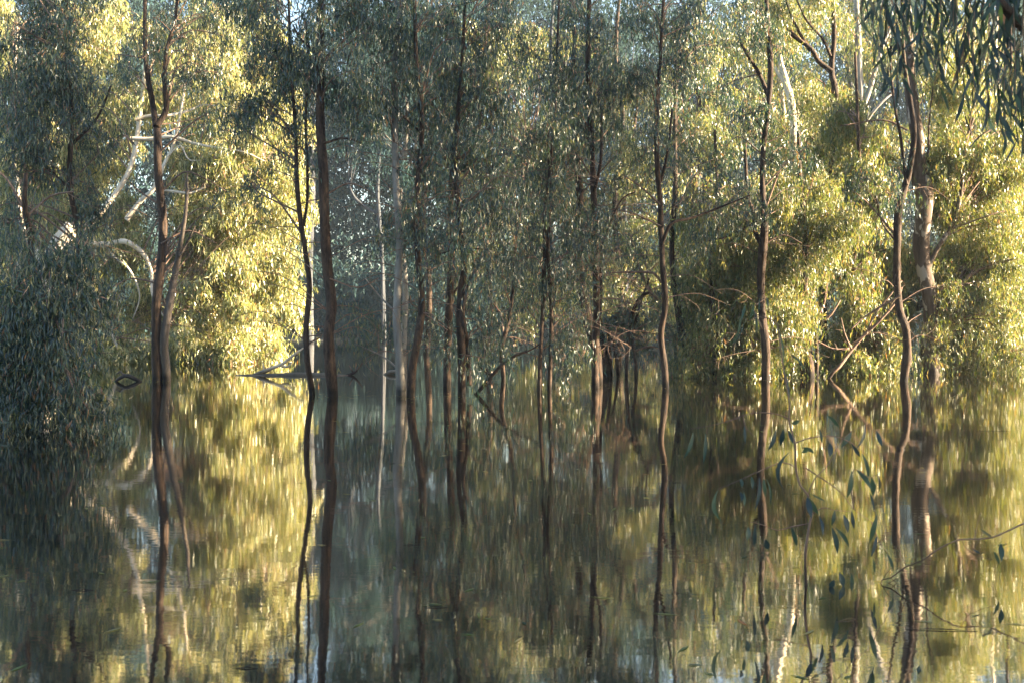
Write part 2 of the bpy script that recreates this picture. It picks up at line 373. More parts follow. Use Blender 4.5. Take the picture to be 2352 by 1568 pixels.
T('gum_tree', 'warm brown trunk lit along its right edge, left of the darker doubled trunk', 'tree',
  [(1027, 886, 18), (1028, 800, 18), (1031, 720, 18), (1036, 640, 18), (1037, 560, 15), (1035, 450, 13), (1042, 330, 11), (1046, 200, 10), (1042, 90, 8), (1040, -30, 7)],
  limbs=[[(1032, 690, 5), (1055, 655, 4), (1068, 640, 3)]],
  boxes=[(960, 1090, -30, 330, 26), (990, 1110, 330, 560, 16)], group=G1, **NR)
T('gum_tree', 'dark doubled trunk behind a drooping leafy clump, right of the warm brown trunk', 'tree',
  [(1060, 907, 19), (1061, 830, 20), (1058, 740, 21), (1060, 660, 19), (1066, 600, 15), (1055, 500, 13), (1048, 400, 11), (1050, 280, 10), (1062, 130, 8), (1070, -20, 7)],
  limbs=[[(1079, 885, 12), (1074, 810, 12), (1068, 760, 12), (1064, 700, 9), (1080, 640, 7), (1095, 590, 5)]],
  boxes=[(1040, 1180, -30, 300, 28), (1060, 1190, 300, 620, 26), (1070, 1150, 600, 810, 13)], group=G1, **NR)
T('gum_tree', 'short kinked trunk behind the diagonal black stick in mid picture', 'tree',
  [(1157, 872, 13), (1152, 800, 13), (1168, 740, 12), (1178, 660, 9), (1184, 560, 8), (1200, 460, 7), (1215, 350, 6)],
  boxes=[(1110, 1230, 540, 840, 21), (1140, 1260, 380, 580, 14), (1130, 1260, 100, 380, 20)], group=G1, **NR)
T('gum_tree', 'thin red brown stem, left one of the two slim stems at mid picture', 'tree',
  [(1239, 897, 11), (1241, 820, 10), (1246, 740, 9), (1249, 640, 11), (1252, 560, 11), (1250, 500, 9), (1262, 400, 8), (1275, 250, 7), (1280, 100, 6), (1285, -20, 5)],
  boxes=[(1190, 1320, -30, 280, 24), (1180, 1320, 280, 540, 20), (1180, 1290, 540, 790, 11)], group=G1, **NR)
T('gum_tree', 'thin orange lit stem, right one of the two slim stems at mid picture', 'tree',
  [(1262, 897, 10), (1264, 820, 10), (1267, 740, 9), (1264, 660, 8), (1258, 580, 8), (1262, 500, 7), (1264, 420, 6), (1258, 300, 5)],
  boxes=[(1270, 1350, 600, 870, 17), (1230, 1350, 380, 560, 12)], group=G1, **NR)
T('gum_tree', 'tall straight trunk lit on its right side, in front of the thick leaning bole', 'tree',
  [(1367, 890, 18), (1368, 800, 18), (1371, 720, 17), (1368, 620, 16), (1367, 520, 15), (1364, 440, 15), (1360, 350, 13), (1353, 250, 14), (1350, 150, 12), (1352, 60, 10), (1354, -40, 9)],
  limbs=[[(1364, 440, 9), (1378, 380, 7), (1382, 290, 6), (1376, 200, 5)], [(1370, 600, 5), (1420, 470, 4), (1460, 440, 3)]],
  barelimbs=[[(1368, 560, 5), (1400, 500, 4), (1440, 460, 2)]],
  boxes=[(1290, 1430, -30, 260, 28), (1290, 1400, 260, 500, 14), (1300, 1390, 480, 620, 8)], group=G1, **NR)
T('gum_tree', 'thick dark leaning bole merging behind the tall straight trunk right of centre', 'tree',
  [(1374, 868, 24), (1368, 800, 26), (1352, 740, 26), (1335, 660, 24), (1330, 560, 20), (1332, 450, 18), (1322, 330, 14), (1318, 200, 11), (1320, 60, 9)],
  limbs=[[(1336, 640, 11), (1312, 580, 9), (1296, 520, 7)]],
  boxes=[(1290, 1400, 440, 640, 13), (1280, 1420, 60, 380, 20)], d=30.5, group=G1, **NR)
T('gum_tree', 'squat dark flooded base with three splayed thin stems, right of centre', 'tree',
  [(1385, 864, 34), (1388, 830, 27), (1382, 770, 16), (1376, 700, 12), (1380, 600, 9)],
  limbs=[[(1404, 866, 8), (1398, 790, 8), (1390, 730, 6)], [(1420, 866, 7), (1410, 800, 6), (1396, 740, 5)]],
  boxes=[(1380, 1480, 480, 780, 14)], group=G1, **NR)
T('gum_tree', 'bent thin stem arching right, beside the squat flooded base', 'tree',
  [(1438, 866, 8), (1441, 800, 9), (1448, 740, 9), (1466, 690, 9), (1490, 672, 7), (1510, 690, 4)],
  boxes=[(1420, 1530, 560, 820, 18)], group=G1, **NR)
T('gum_tree', 'short straight stem between the bent stem and the wavy pale trunk', 'tree',
  [(1460, 866, 8), (1459, 820, 8), (1455, 770, 7), (1470, 700, 5), (1490, 640, 4)],
  barelimbs=[[(1459, 805, 5), (1490, 795, 4), (1512, 800, 2)]], boxes=[(1450, 1540, 640, 800, 8)], group=G1, **NR)
T('gum_tree', 'wavy sunlit trunk with a bare pale twig pointing left at mid height', 'tree',
  [(1528, 890, 16), (1526, 830, 16), (1519, 770, 14), (1527, 700, 15), (1522, 620, 14), (1520, 540, 13), (1517, 470, 12), (1508, 380, 12), (1508, 300, 10), (1514, 200, 9), (1518, 100, 8), (1525, -30, 7)],
  limbs=[[(1521, 560, 9), (1540, 515, 8), (1590, 500, 6), (1650, 478, 5), (1720, 450, 3)], [(1517, 420, 8), (1532, 350, 6), (1545, 250, 5)]],
  barelimbs=[[(1518, 650, 6), (1500, 628, 6), (1450, 625, 5), (1394, 627, 3)], [(1516, 470, 5), (1470, 430, 4), (1430, 400, 2)], [(1518, 520, 4), (1450, 490, 3), (1400, 480, 2)]],
  boxes=[(1440, 1600, -30, 250, 30), (1440, 1560, 250, 420, 8), (1560, 1720, 420, 520, 7)], group=G1, **NR)
T('gum_tree', 'grey trunk leaning left as it rises, right of the wavy sunlit trunk', 'tree',
  [(1589, 860, 16), (1584, 820, 16), (1566, 770, 16), (1554, 700, 15), (1545, 620, 13), (1545, 540, 13), (1550, 440, 12), (1549, 330, 11), (1552, 220, 9), (1556, 80, 7)],
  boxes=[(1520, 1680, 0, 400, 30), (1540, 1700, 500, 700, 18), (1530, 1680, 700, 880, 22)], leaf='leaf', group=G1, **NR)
T('gum_tree', 'dark upright trunk with a V fork at mid height, by the orange tangle', 'tree',
  [(1759, 872, 21), (1757, 800, 20), (1750, 720, 18), (1750, 640, 19), (1753, 560, 20), (1754, 500, 15), (1752, 420, 13), (1756, 330, 12), (1764, 240, 13), (1768, 150, 13), (1764, 50, 11), (1760, -30, 9)],
  limbs=[[(1750, 565, 11), (1735, 530, 10), (1728, 490, 8), (1715, 450, 6)], [(1764, 220, 10), (1745, 170, 9), (1715, 130, 7), (1700, 100, 6)], [(1753, 500, 5), (1680, 540, 4), (1600, 560, 3)]],
  barelimbs=[[(1757, 560, 4), (1800, 540, 3), (1840, 560, 2)]],
  boxes=[(1640, 1800, 40, 330, 26), (1650, 1860, 330, 500, 32), (1680, 1800, -40, 60, 8)], group=G1, **NR)

# ---- right-hand sunlit thicket
G2 = 'sunlit gums in the right hand thicket'
T('gum_tree', 'dark red trunk wrapped by a tangle of thin orange stems, behind the foreground sapling', 'tree',
  [(1857, 866, 24), (1852, 800, 24), (1850, 720, 22), (1846, 640, 18), (1848, 540, 13), (1840, 440, 11), (1836, 300, 9)],
  limbs=[[(1822, 700, 8), (1830, 760, 9), (1840, 840, 9), (1846, 866, 7)], [(1876, 866, 8), (1873, 800, 8), (1866, 740, 8), (1852, 690, 7), (1848, 620, 6)]],
  barelimbs=[[(1866, 742, 6), (1900, 730, 5), (1930, 690, 3)], [(1868, 750, 5), (1840, 720, 4), (1820, 660, 3)], [(1870, 780, 5), (1910, 800, 4), (1950, 800, 3)],
             [(1866, 745, 5), (1890, 700, 4), (1900, 640, 3)], [(1868, 830, 5), (1840, 828, 4), (1815, 815, 3)], [(1872, 760, 4), (1858, 700, 3), (1875, 650, 2)]],
  boxes=[(1790, 1960, 420, 620, 16), (1640, 1840, 560, 840, 30)], leaf='leaf_lit', group=G2)
T('gum_tree', 'tall twisting dark trunk with a big branch sweeping up to the left', 'tree',
  [(1898, 850, 20), (1892, 790, 18), (1890, 720, 18), (1896, 640, 16), (1902, 560, 15), (1904, 470, 15), (1906, 400, 14), (1914, 330, 15), (1905, 280, 16), (1918, 220, 15), (1912, 160, 13), (1916, 90, 11), (1910, 0, 10), (1908, -40, 9)],
  limbs=[[(1910, 165, 12), (1880, 140, 11), (1860, 115, 10), (1820, 80, 9), (1790, 40, 7), (1770, -20, 6)], [(1862, 118, 8), (1845, 90, 7), (1815, 40, 6), (1800, -20, 5)], [(1908, 130, 7), (1890, 90, 6), (1850, 50, 5), (1830, 0, 4)]],
  barelimbs=[[(1905, 240, 4), (1860, 255, 3), (1820, 265, 2)], [(1910, 210, 4), (1890, 190, 3), (1870, 180, 2)]],
  boxes=[(1820, 1990, 200, 420, 15), (1870, 2010, 420, 640, 14), (1760, 1900, -30, 90, 5)], leaf='leaf_lit', group=G2)
T('gum_tree', 'dark sinuous trunk bending left at mid height, before the thick mottled trunk', 'tree',
  [(2079, 876, 20), (2082, 820, 21), (2078, 760, 18), (2068, 710, 17), (2062, 640, 17), (2058, 560, 17), (2060, 500, 17), (2078, 440, 16), (2090, 390, 14), (2096, 310, 12), (2090, 230, 11), (2080, 140, 9), (2072, 40, 8), (2070, -30, 7)],
  limbs=[[(2082, 425, 9), (2080, 370, 8), (2066, 310, 7), (2052, 250, 6), (2048, 150, 5), (2052, 60, 4)], [(2062, 560, 5), (2030, 510, 4), (2010, 450, 3)]],
  barelimbs=[[(2056, 540, 5), (2000, 470, 4), (1960, 440, 2)], [(2085, 300, 5), (2030, 275, 4), (1930, 290, 2)], [(2068, 680, 5), (2000, 720, 4), (1950, 760, 3)]],
  boxes=[(2000, 2130, -20, 160, 10), (1960, 2060, 280, 460, 6)], group=G1, **NR)
T('gum_tree', 'thickest trunk at right, mottled pale peeling bark above and dark at the water', 'tree',
  [(2141, 859, 40), (2138, 800, 38), (2137, 740, 34), (2132, 680, 31), (2124, 620, 33), (2118, 560, 36), (2119, 500, 38), (2121, 450, 40), (2120, 415, 44), (2112, 380, 34), (2105, 320, 30), (2098, 260, 29), (2092, 180, 26), (2084, 90, 24), (2074, -30, 22)],
  limbs=[[(2128, 620, 12), (2160, 560, 10), (2195, 510, 10), (2206, 440, 9), (2208, 370, 8), (2225, 310, 7), (2240, 270, 5)],
         [(2120, 410, 7), (2132, 350, 5), (2138, 280, 4), (2142, 200, 3)]],
  barelimbs=[[(2140, 690, 7), (2190, 650, 6), (2260, 690, 4), (2330, 700, 3)]],
  boxes=[(2150, 2352, 300, 560, 28), (2150, 2360, 560, 870, 42), (2140, 2230, 60, 320, 10)], bark='bark_patch', leaf='leaf_lit', group=G2, dshift=1.0)
T('leaning_gum', 'mottled bough leaning up to the right out of the water behind the sinuous trunk', 'tree',
  [(1982, 851, 28), (1990, 820, 28), (2010, 780, 27), (2045, 745, 26), (2085, 715, 24), (2130, 690, 18), (2180, 640, 13)],
  boxes=[(1960, 2060, 560, 760, 16), (1900, 2000, 760, 850, 7), (2080, 2240, 560, 740, 14)], bark='bark_patch', leaf='leaf_lit', group=G2, d=38)
T('fallen_branch', 'thin sunlit branch slanting up to the right from the water by the orange tangle', 'branch',
  [(1902, 866, 8), (1925, 842, 8), (1955, 808, 7), (1988, 768, 7), (2015, 740, 6), (2060, 690, 5), (2075, 660, 3)],
  barelimbs=[[(1955, 800, 5), (1940, 770, 4), (1930, 730, 2)], [(1990, 765, 5), (2010, 720, 4), (2070, 645, 3)]], bark='twig', d=33.5)
k5 = 0
for (px, by, top, lab, bx) in [
    (1640, 866, 300, 'low bushy green gum left of the V forked trunk, stem hidden in leaves', [(1560, 1740, 560, 885, 40), (1560, 1720, 420, 560, 12)]),
    (1706, 862, 250, 'slim stem seen just left of the V forked trunk', [(1660, 1780, 500, 700, 16), (1690, 1850, 560, 880, 24)]),
    (1965, 860, 120, 'olive leafy gum filling the space between the twisting and the sinuous trunks', [(1910, 2060, 240, 520, 26), (1930, 2060, 520, 760, 20), (1900, 2080, 780, 870, 9)]),
    (2225, 852, 60, 'bright yellow green weeping gum just right of the thick mottled trunk', [(2160, 2300, 180, 560, 30), (2160, 2300, 560, 850, 30)]),
    (2318, 848, 40, 'bright weeping gum at the right edge of the picture above the water', [(2270, 2400, 240, 520, 22), (2260, 2400, 520, 850, 40)]),
    (2430, 846, 60, 'sunlit gum just cut off by the right edge', [(2340, 2520, 120, 840, 34)])]:
    T('weeping_gum', lab, 'tree', [(px, by, 13), (px + 5, by - 90, 12), (px - 6, by - 240, 11), (px + 8, by - 380, 9), (px, top, 6)],
      boxes=bx, leaf='leaf_lit', group=G2, leafL=.21, leafW=.03, nl=22, spsize=.85, dens=.75, blob=(24, 52), bark='bark', twmat='twig', depth=1.4, dshift=.6)

# ---- big sunlit red gum on the left with pale limbs
d = 45.5
T('river_red_gum', 'huge sunlit gum at left with pale bare limbs and weeping yellow leaves', 'tree',
  [(115, 845, 62), (110, 760, 60), (112, 680, 56), (118, 620, 54), (135, 570, 46), (170, 520, 38)],
  limbs=[[(112, 700, 18.0), (95, 600, 16.8), (62, 540, 14.4), (40, 440, 12.0), (30, 250, 9.0), (40, 60, 6.6)],
         [(150, 560, 20.4), (190, 530, 15.6), (250, 470, 13.2), (300, 380, 10.8), (322, 240, 9.6), (335, 150, 7.2), (345, 60, 5.4)],
         [(170, 560, 15.6), (245, 562, 14.4), (290, 556, 13.2), (325, 580, 12.0), (345, 620, 9.0), (352, 680, 5.4), (380, 730, 3.0)],
         [(240, 560, 7.8), (262, 590, 6.0), (300, 620, 4.8), (320, 680, 3.6), (300, 740, 2.4)],
         [(290, 505, 12.6), (325, 460, 11.4), (355, 435, 10.2), (380, 370, 8.4), (398, 325, 6.6), (420, 240, 5.4), (430, 160, 4.2)],
         [(300, 318, 9.0), (345, 320, 9.6), (398, 316, 8.4), (440, 328, 7.2), (490, 338, 5.4), (560, 350, 3.6), (610, 372, 2.4)],
         [(312, 275, 8.4), (345, 266, 7.8), (385, 268, 7.2), (430, 255, 6.0), (465, 240, 3.6), (500, 245, 2.4)],
         [(345, 435, 5.4), (400, 440, 6.0), (440, 445, 5.4), (470, 430, 3.6)], [(385, 360, 4.2), (415, 335, 3.6), (440, 370, 3.0), (500, 360, 2.4)],
         [(170, 520, 15.6), (200, 640, 12.0), (240, 720, 7.8), (270, 800, 5.4)]],
  boxes=[(180, 560, 30, 250, 30), (420, 690, 330, 560, 44), (400, 690, 560, 700, 36), (390, 640, 700, 850, 34), (150, 340, 560, 840, 26), (150, 300, 300, 560, 16), (480, 700, 200, 380, 16), (0, 200, 60, 560, 26)],
  bark='bark_pale', leaf='leaf_gold', d=d, leafL=.28, leafW=.044, nl=20, dens=.85, blob=(30, 58), depth=2.2, dshift=2.0, sides=14, twmat='twig', spsize=.7)
T('river_red_gum', 'second yellow leaved gum behind the pale limbs, reaching the edge of the open gap', 'tree',
  [(520, 838, 24), (510, 740, 22), (530, 600, 20), (515, 460, 17), (530, 300, 13), (525, 120, 9), (520, -40, 6)],
  limbs=[[(515, 560, 12), (580, 500, 9), (640, 470, 6)], [(520, 660, 12), (600, 640, 9), (660, 640, 5)]],
  boxes=[(440, 690, 0, 300, 34), (520, 680, 520, 830, 26), (500, 690, 300, 520, 22), (400, 560, 300, 800, 20)],
  bark='bark_pale', leaf='leaf_gold', d=53, leafL=.28, leafW=.044, nl=20, dens=.85, depth=1.6, twmat='twig', spsize=.7, blob=(36, 60))
T('river_red_gum', 'sunlit gum at the far left edge behind the dark drooping boughs', 'tree',
  [(40, 836, 26), (35, 740, 24), (50, 600, 22), (30, 420, 18), (50, 240, 12), (40, 40, 8)],
  limbs=[[(40, 600, 14), (110, 480, 10), (180, 400, 6)]],
  boxes=[(-40, 250, 0, 420, 36), (-40, 220, 420, 820, 36), (180, 330, -20, 420, 18)],
  bark='bark_pale', leaf='leaf_gold', d=54, leafL=.28, leafW=.044, nl=20, dens=.85, depth=1.6, twmat='twig', spsize=.7, blob=(36, 60))

# ---- dark drooping trees at the left edge, nearest of the flooded trees
T('weeping_gum', 'dark drooping gum at the left edge, its leaves trailing into the water', 'tree',
  [(58, 975, 26), (62, 880, 25), (55, 780, 24), (60, 660, 20), (66, 560, 16), (60, 480, 12), (66, 400, 7)],
  limbs=[[(58, 700, 11), (100, 620, 9), (160, 640, 6), (200, 700, 4)], [(58, 640, 9), (110, 590, 8), (200, 560, 4)]],
  barelimbs=[[(55, 480, 6), (0, 400, 5), (-60, 380, 3)], [(58, 500, 6), (110, 450, 5), (170, 440, 3)]],
  boxes=[(-40, 100, 720, 950, 17), (90, 170, 760, 930, 9), (20, 190, 560, 740, 8), (165, 215, 860, 955, 4), (-30, 40, 600, 740, 5)],
  leafL=.15, leafW=.02, blob=(34, 70), dens=.52, depth=.9, d=18.5, spsize=.65, dshift=-.7)
T('gum_tree', 'dense blue green gum filling the upper left corner', 'tree',
  [(172, 905, 15), (175, 800, 14), (165, 700, 14), (178, 560, 13), (160, 420, 12), (170, 250, 11), (150, 90, 9), (150, -50, 8)],
  limbs=[[(165, 440, 8), (100, 380, 6), (40, 330, 5)], [(168, 330, 8), (220, 270, 6), (260, 200, 4)]],
  boxes=[(-30, 200, 40, 330, 70), (40, 250, 280, 480, 34), (-30, 100, 330, 560, 22), (170, 260, 460, 560, 5), (-30, 240, -40, 80, 26), (200, 290, 560, 700, 3)], d=26, group=G1, **NR)

# ---- hazy trees at middle distance behind the gap and the centre
G3 = 'hazy trees across the middle distance'
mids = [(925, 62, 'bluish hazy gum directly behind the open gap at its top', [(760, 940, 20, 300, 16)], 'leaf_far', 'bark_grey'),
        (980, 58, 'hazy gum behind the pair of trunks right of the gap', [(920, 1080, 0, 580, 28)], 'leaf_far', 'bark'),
        (1120, 60, 'hazy gum behind the kinked trunk in mid picture', [(1040, 1240, 0, 700, 40)], 'leaf_lit', 'bark'),
        (1270, 64, 'yellow glinting hazy gum behind the two slim stems', [(1180, 1370, 60, 740, 38)], 'leaf_lit', 'bark_white'),
        (1420, 62, 'yellow lit drooping gum seen between the straight and wavy trunks', [(1370, 1520, 150, 760, 40)], 'leaf_lit', 'bark'),
        (1600, 58, 'lit hazy gum behind the trunk that leans left', [(1500, 1720, 0, 760, 50)], 'leaf_lit', 'bark'),
        (1790, 60, 'lit hazy gum with a pale forked top behind the V forked trunk', [(1700, 1880, 0, 720, 44)], 'leaf_lit', 'bark_pale'),
        (1950, 66, 'tall white trunked gum glowing behind the twisting dark trunk', [(1860, 2080, -20, 560, 40)], 'leaf_lit', 'bark_white'),
        (2290, 64, 'sunlit hazy gum behind the right edge thicket', [(2180, 2400, 300, 760, 44), (2100, 2360, -20, 300, 22)], 'leaf_lit', 'bark_pale')]
for (px, dd, lab, bx, lf, bk) in mids:
    by = 740 + 4290 / dd
    T('gum_tree', lab, 'tree', [(px, by, 16), (px + 6, by - 150, 14), (px - 8, by - 330, 13), (px + 10, by - 520, 11), (px - 5, by - 680, 9), (px + 5, -40, 7)],
      limbs=[[(px - 4, 420, 9), (px + 30, 330, 7), (px + 50, 200, 5)], [(px + 4, 300, 8), (px - 30, 220, 6), (px - 50, 100, 4)]],
      boxes=bx, leaf=lf, bark=bk, group=G3, d=dd, leafL=.24, leafW=.055, nl=22, spsize=1.0, blob=(32, 52), depth=3, dens=.62, twmat=bk)

# pale far trunks standing on the far side
G4 = 'pale trunks far across the water'
for (px, pts, lab) in [
    (712, [(712, 790, 18), (708, 640, 20), (710, 540, 22), (716, 440, 18), (712, 300, 12)], 'pale bluish far trunk seen just left of the thickest straight trunk'),
    (878, [(884, 790, 8), (880, 640, 8), (872, 520, 9), (868, 430, 8), (876, 300, 6)], 'pale grey far trunk seen left of the grey topped gum'),
    (850, [(880, 786, 6), (874, 520, 8), (846, 482, 8), (815, 455, 7), (800, 420, 4)], 'pale far branch slanting down to the right across the gap'),
    (1440, [(1442, 786, 9), (1438, 620, 9), (1436, 500, 9), (1440, 400, 8), (1436, 260, 6)], 'white far trunk seen between the straight and wavy trunks'),
    (1605, [(1608, 786, 10), (1600, 600, 10), (1604, 380, 10), (1598, 200, 8)], 'pale far trunk seen right of the trunk that leans left'),
    (2245, [(2250, 786, 12), (2246, 560, 12), (2236, 380, 10), (2240, 200, 8)], 'grey far trunk behind the weeping gum at right')]:
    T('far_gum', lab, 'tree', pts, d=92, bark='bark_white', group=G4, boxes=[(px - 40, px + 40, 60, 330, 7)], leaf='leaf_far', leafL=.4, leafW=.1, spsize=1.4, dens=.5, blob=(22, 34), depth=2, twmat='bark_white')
T('white_gum', 'tall white forked gum high on the right behind the sinuous trunk', 'tree',
  [(1966, 800, 20), (1970, 600, 20), (1975, 400, 19), (1978, 260, 18), (1972, 150, 16), (1968, 40, 13), (1962, -40, 11)],
  limbs=[[(1976, 260, 12), (1996, 210, 12), (2012, 150, 10), (2030, 100, 8), (2050, 60, 5)], [(1978, 330, 8), (1990, 280, 8), (2020, 240, 6), (2050, 215, 4)]],
  d=58, bark='bark_grey', group=G3, boxes=[(1900, 2080, -20, 120, 6)], leaf='leaf_lit', leafL=.24, leafW=.055, spsize=1., dens=.5, blob=(30, 44), depth=2)
T('white_gum', 'pale forked gum top beside the V forked trunk near the top edge', 'tree',
  [(1822, 850, 18), (1826, 640, 18), (1822, 420, 18), (1818, 260, 17), (1806, 190, 15), (1790, 120, 12), (1785, 40, 10), (1780, -40, 8)],
  limbs=[[(1816, 250, 11), (1806, 200, 10), (1780, 150, 8), (1760, 100, 6)]],
  d=42, bark='bark_pale', group=G2, boxes=[(1740, 1860, -20, 60, 4), (1790, 1880, 260, 460, 9)], leaf='leaf_lit')


# ------------------------------------------------------------------ wood lying in the water
def wood(name, label, cat, parts, d, mat='dead', sides=9, group=None):
    p0 = P(parts[0][1][0][0], parts[0][1][0][1], d); p0[2] = 0
    root = empty(name, p0, label, cat, group)
    for nm, pix in parts:
        mb = MB(); pts = [P(q[0], q[1], d + (q[3] if len(q) > 3 else 0)) for q in pix]; rad = [q[2] * d / FPX / 2 for q in pix]
        a, r = catmull(pts, rad, .1); tube(mb, a, r, sides, .1); mb.build(nm, M[mat], root)
wood('fallen_log', 'pale log lying half sunk in the water with a broken limb rising to the right', 'log',
     [('log', [(520, 870, 6), (545, 866, 12), (600, 865, 15), (660, 862, 13), (720, 861, 12), (770, 862, 8), (800, 863, 4)]),
      ('limb', [(572, 864, 7), (598, 856, 10), (622, 846, 9), (648, 836, 8), (668, 820, 7), (684, 808, 5), (698, 798, 3)]),
      ('stub', [(600, 860, 7), (606, 846, 5), (604, 832, 2)]), ('stub', [(640, 838, 6), (660, 842, 5), (672, 832, 3)])], 35.3, 'bark_pale')
wood('snag', 'small forked snag poking up from the water inside the open gap', 'branch',
     [('stem', [(795, 862, 7), (812, 856, 7), (824, 844, 6), (833, 832, 3)]), ('stub', [(812, 857, 4), (806, 846, 3), (802, 838, 2)])], 35.5)
wood('snag', 'pale hump of wood just above the water left of the grey topped trunk', 'log',
     [('log', [(880, 862, 4), (894, 855, 10), (908, 853, 9), (930, 858, 4)])], 35.8, 'bark_pale')
wood('snag', 'dark arched root breaking the water beside the drooping left tree', 'branch',
     [('stem', [(258, 885, 5), (272, 870, 10), (286, 862, 11), (304, 866, 10), (322, 876, 8), (334, 886, 4)]), ('stub', [(286, 862, 6), (276, 852, 5), (268, 858, 3)])], 31.6)
wood('fallen_branch', 'bare black stick slanting up to the right from the water at mid picture', 'branch',
     [('stem', [(1088, 912, 8), (1108, 888, 9), (1130, 862, 9), (1152, 838, 8), (1185, 815, 7), (1216, 805, 5), (1240, 790, 3)]), ('stub', [(1130, 862, 5), (1110, 850, 4), (1098, 835, 2)])], 26.0, 'bark')

# ------------------------------------------------------------------ foreground: drowned sapling, bare twig, overhanging boughs
def q3(cx, cy): return ((1660 + cx / 2.351) * .9408, (1000 + cy / 2.351) * .9408)
def q4(cx, cy): return ((1650 + cx / 3.92) * .9408, (700 + cy / 3.92) * .9408)
def pxleaf(mb, a, b, wpx, d, cur=0.0):
    A = P(a[0], a[1], d); B = P(b[0], b[1], d + rs.uniform(-.05, .05)); Lv = B - A; ln = np.linalg.norm(Lv); t = Lv / ln
    y = np.array([rs.uniform(-.3, .3), 1, rs.uniform(-.3, .3)]); s = unit(np.cross(t, y)); nn = np.cross(t, s)
    prof = [.1, .55, .9, 1, .85, .5, .05]; W = wpx * d / FPX; rows = []
    for i, w_ in enumerate(prof):
        u = i / 6; c = A + t * ln * u + s * ln * cur * 4 * u * (1 - u) + nn * ln * .06 * math.sin(math.pi * u)
        rows += [c + s * W * .5 * w_ + nn * W * .12 * w_, c, c - s * W * .5 * w_ + nn * W * .12 * w_]
    f = []
    for i in range(6): f += [[3 * i, 3 * i + 1, 3 * i + 4, 3 * i + 3], [3 * i + 1, 3 * i + 2, 3 * i + 5, 3 * i + 4]]
    mb.add(rows, f, np.full(12, rs.rand()))
def pxstem(mb, pl, d, w0, w1, sides=6):
    pts = [P(x, y, d) for x, y in pl]; rad = np.linspace(w0, w1, len(pts)) * d / FPX / 2
    a, r = catmull(pts, rad, .03); tube(mb, a, r, sides, .05); return a
fd = 7.1
base = q3(725, 1008)
p0 = P(*base, fd); p0[2] = 0
root = empty('gum_sapling', p0, 'thin drowned gum sapling with long drooping blue green leaves, nearest plant in the water', 'sapling')
mb = MB(); bp = q3(725, 1100)
pxstem(mb, [q3(725, 1120), q3(724, 1008), q3(720, 830), q3(745, 650), q3(758, 600), q3(735, 490), q3(690, 430), q3(665, 330), q3(660, 190), q3(625, 60), q4(1090, 1130), q4(1040, 850), q4(1005, 600), q4(970, 370), q4(870, 300), q4(780, 290)], fd, 7, 1.6)
mb.build('trunk', M['twig'], root)
mb = MB()
for pl in ([q3(720, 330), q3(840, 410), q3(930, 480), q3(1000, 570), q3(1100, 640)], [q3(640, 60), q3(560, 25), q3(420, 18), q3(240, 75), q3(60, 110)],
           [q3(365, 25), q3(372, 90), q3(440, 170)], [q3(735, 490), q3(770, 400), q3(860, 300), q3(950, 150), q3(1075, 80)], [q3(660, 190), q3(750, 160), q3(880, 150), q3(985, 190), q3(1080, 260)],
           [q3(745, 650), q3(640, 670), q3(560, 690), q3(480, 660), q3(400, 640)], [q3(665, 330), q3(590, 300), q3(480, 340), q3(350, 400), q3(220, 455)],
           [q3(758, 600), q3(820, 560), q3(885, 575), q3(980, 580)], [q3(1000, 570), q3(985, 450), q3(1000, 340), q3(1090, 390), q3(1135, 370)],
           [q3(1100, 640), q3(1130, 720), q3(1190, 825)], [q4(780, 290), q4(740, 200), q4(850, 120), q4(870, 90)], [q4(780, 290), q4(700, 330), q4(640, 300)]):
    pxstem(mb, pl, fd, 3, 1.2, 4)
mb.build('branches', M['twig'], root)
mb = MB()
for (a, b, w_, c) in [((75,125),(20,280),17,.05),((148,135),(135,310),15,0),((550,115),(505,235),17,.04),((595,110),(575,205),20,0),((620,115),(650,195),15,0),((700,215),(770,250),15,.1),
    ((630,240),(598,460),16,-.22),((218,458),(240,640),17,-.2),((350,395),(355,445),17,0),((410,380),(415,455),17,0),((455,385),(430,575),14,.05),((480,390),(490,500),15,0),((500,400),(518,545),9,.05),
    ((345,470),(352,525),16,.1),((365,470),(370,555),14,0),((985,120),(925,215),22,0),((1062,70),(1010,225),14,.08),((1128,120),(1162,212),17,0),((840,25),(915,105),13,.05),((860,190),(860,270),24,0),
    ((985,195),(1035,270),14,0),((1045,250),(1080,400),15,.05),((985,350),(960,505),24,0),((1010,340),(1100,460),20,.06),((1100,385),(1108,490),24,0),((1088,470),(1115,578),10,0),((1135,365),(1138,480),10,.05),
    ((888,575),(870,665),17,0),((800,610),(820,722),14,.05),((940,600),(965,705),22,0),((985,580),(1000,685),15,0),((870,670),(903,825),20,.04),((890,675),(970,785),15,.08),((1132,600),(1088,765),20,0),
    ((1132,715),(1095,845),15,0),((1190,825),(1225,920),12,.05),((392,670),(385,750),22,0),((432,655),(425,785),15,0),((640,670),(672,780),16,0),((490,740),(505,800),22,0),((735,500),(795,600),20,0),
    ((750,480),(835,525),8,0),((700,245),(745,215),18,0),((730,500),(755,620),24,0),((885,975),(860,1020),22,0),((915,930),(940,1015),24,0),((985,940),(990,1035),14,0),((1110,850),(1115,940),10,0),((640,80),(690,60),17,0),
    ((800,110),(815,190),12,0),((370,90),(375,200),12,0)]:
    pxleaf(mb, q3(*a), q3(*b), w_ * .58, fd + rs.uniform(-.12, .12), c)
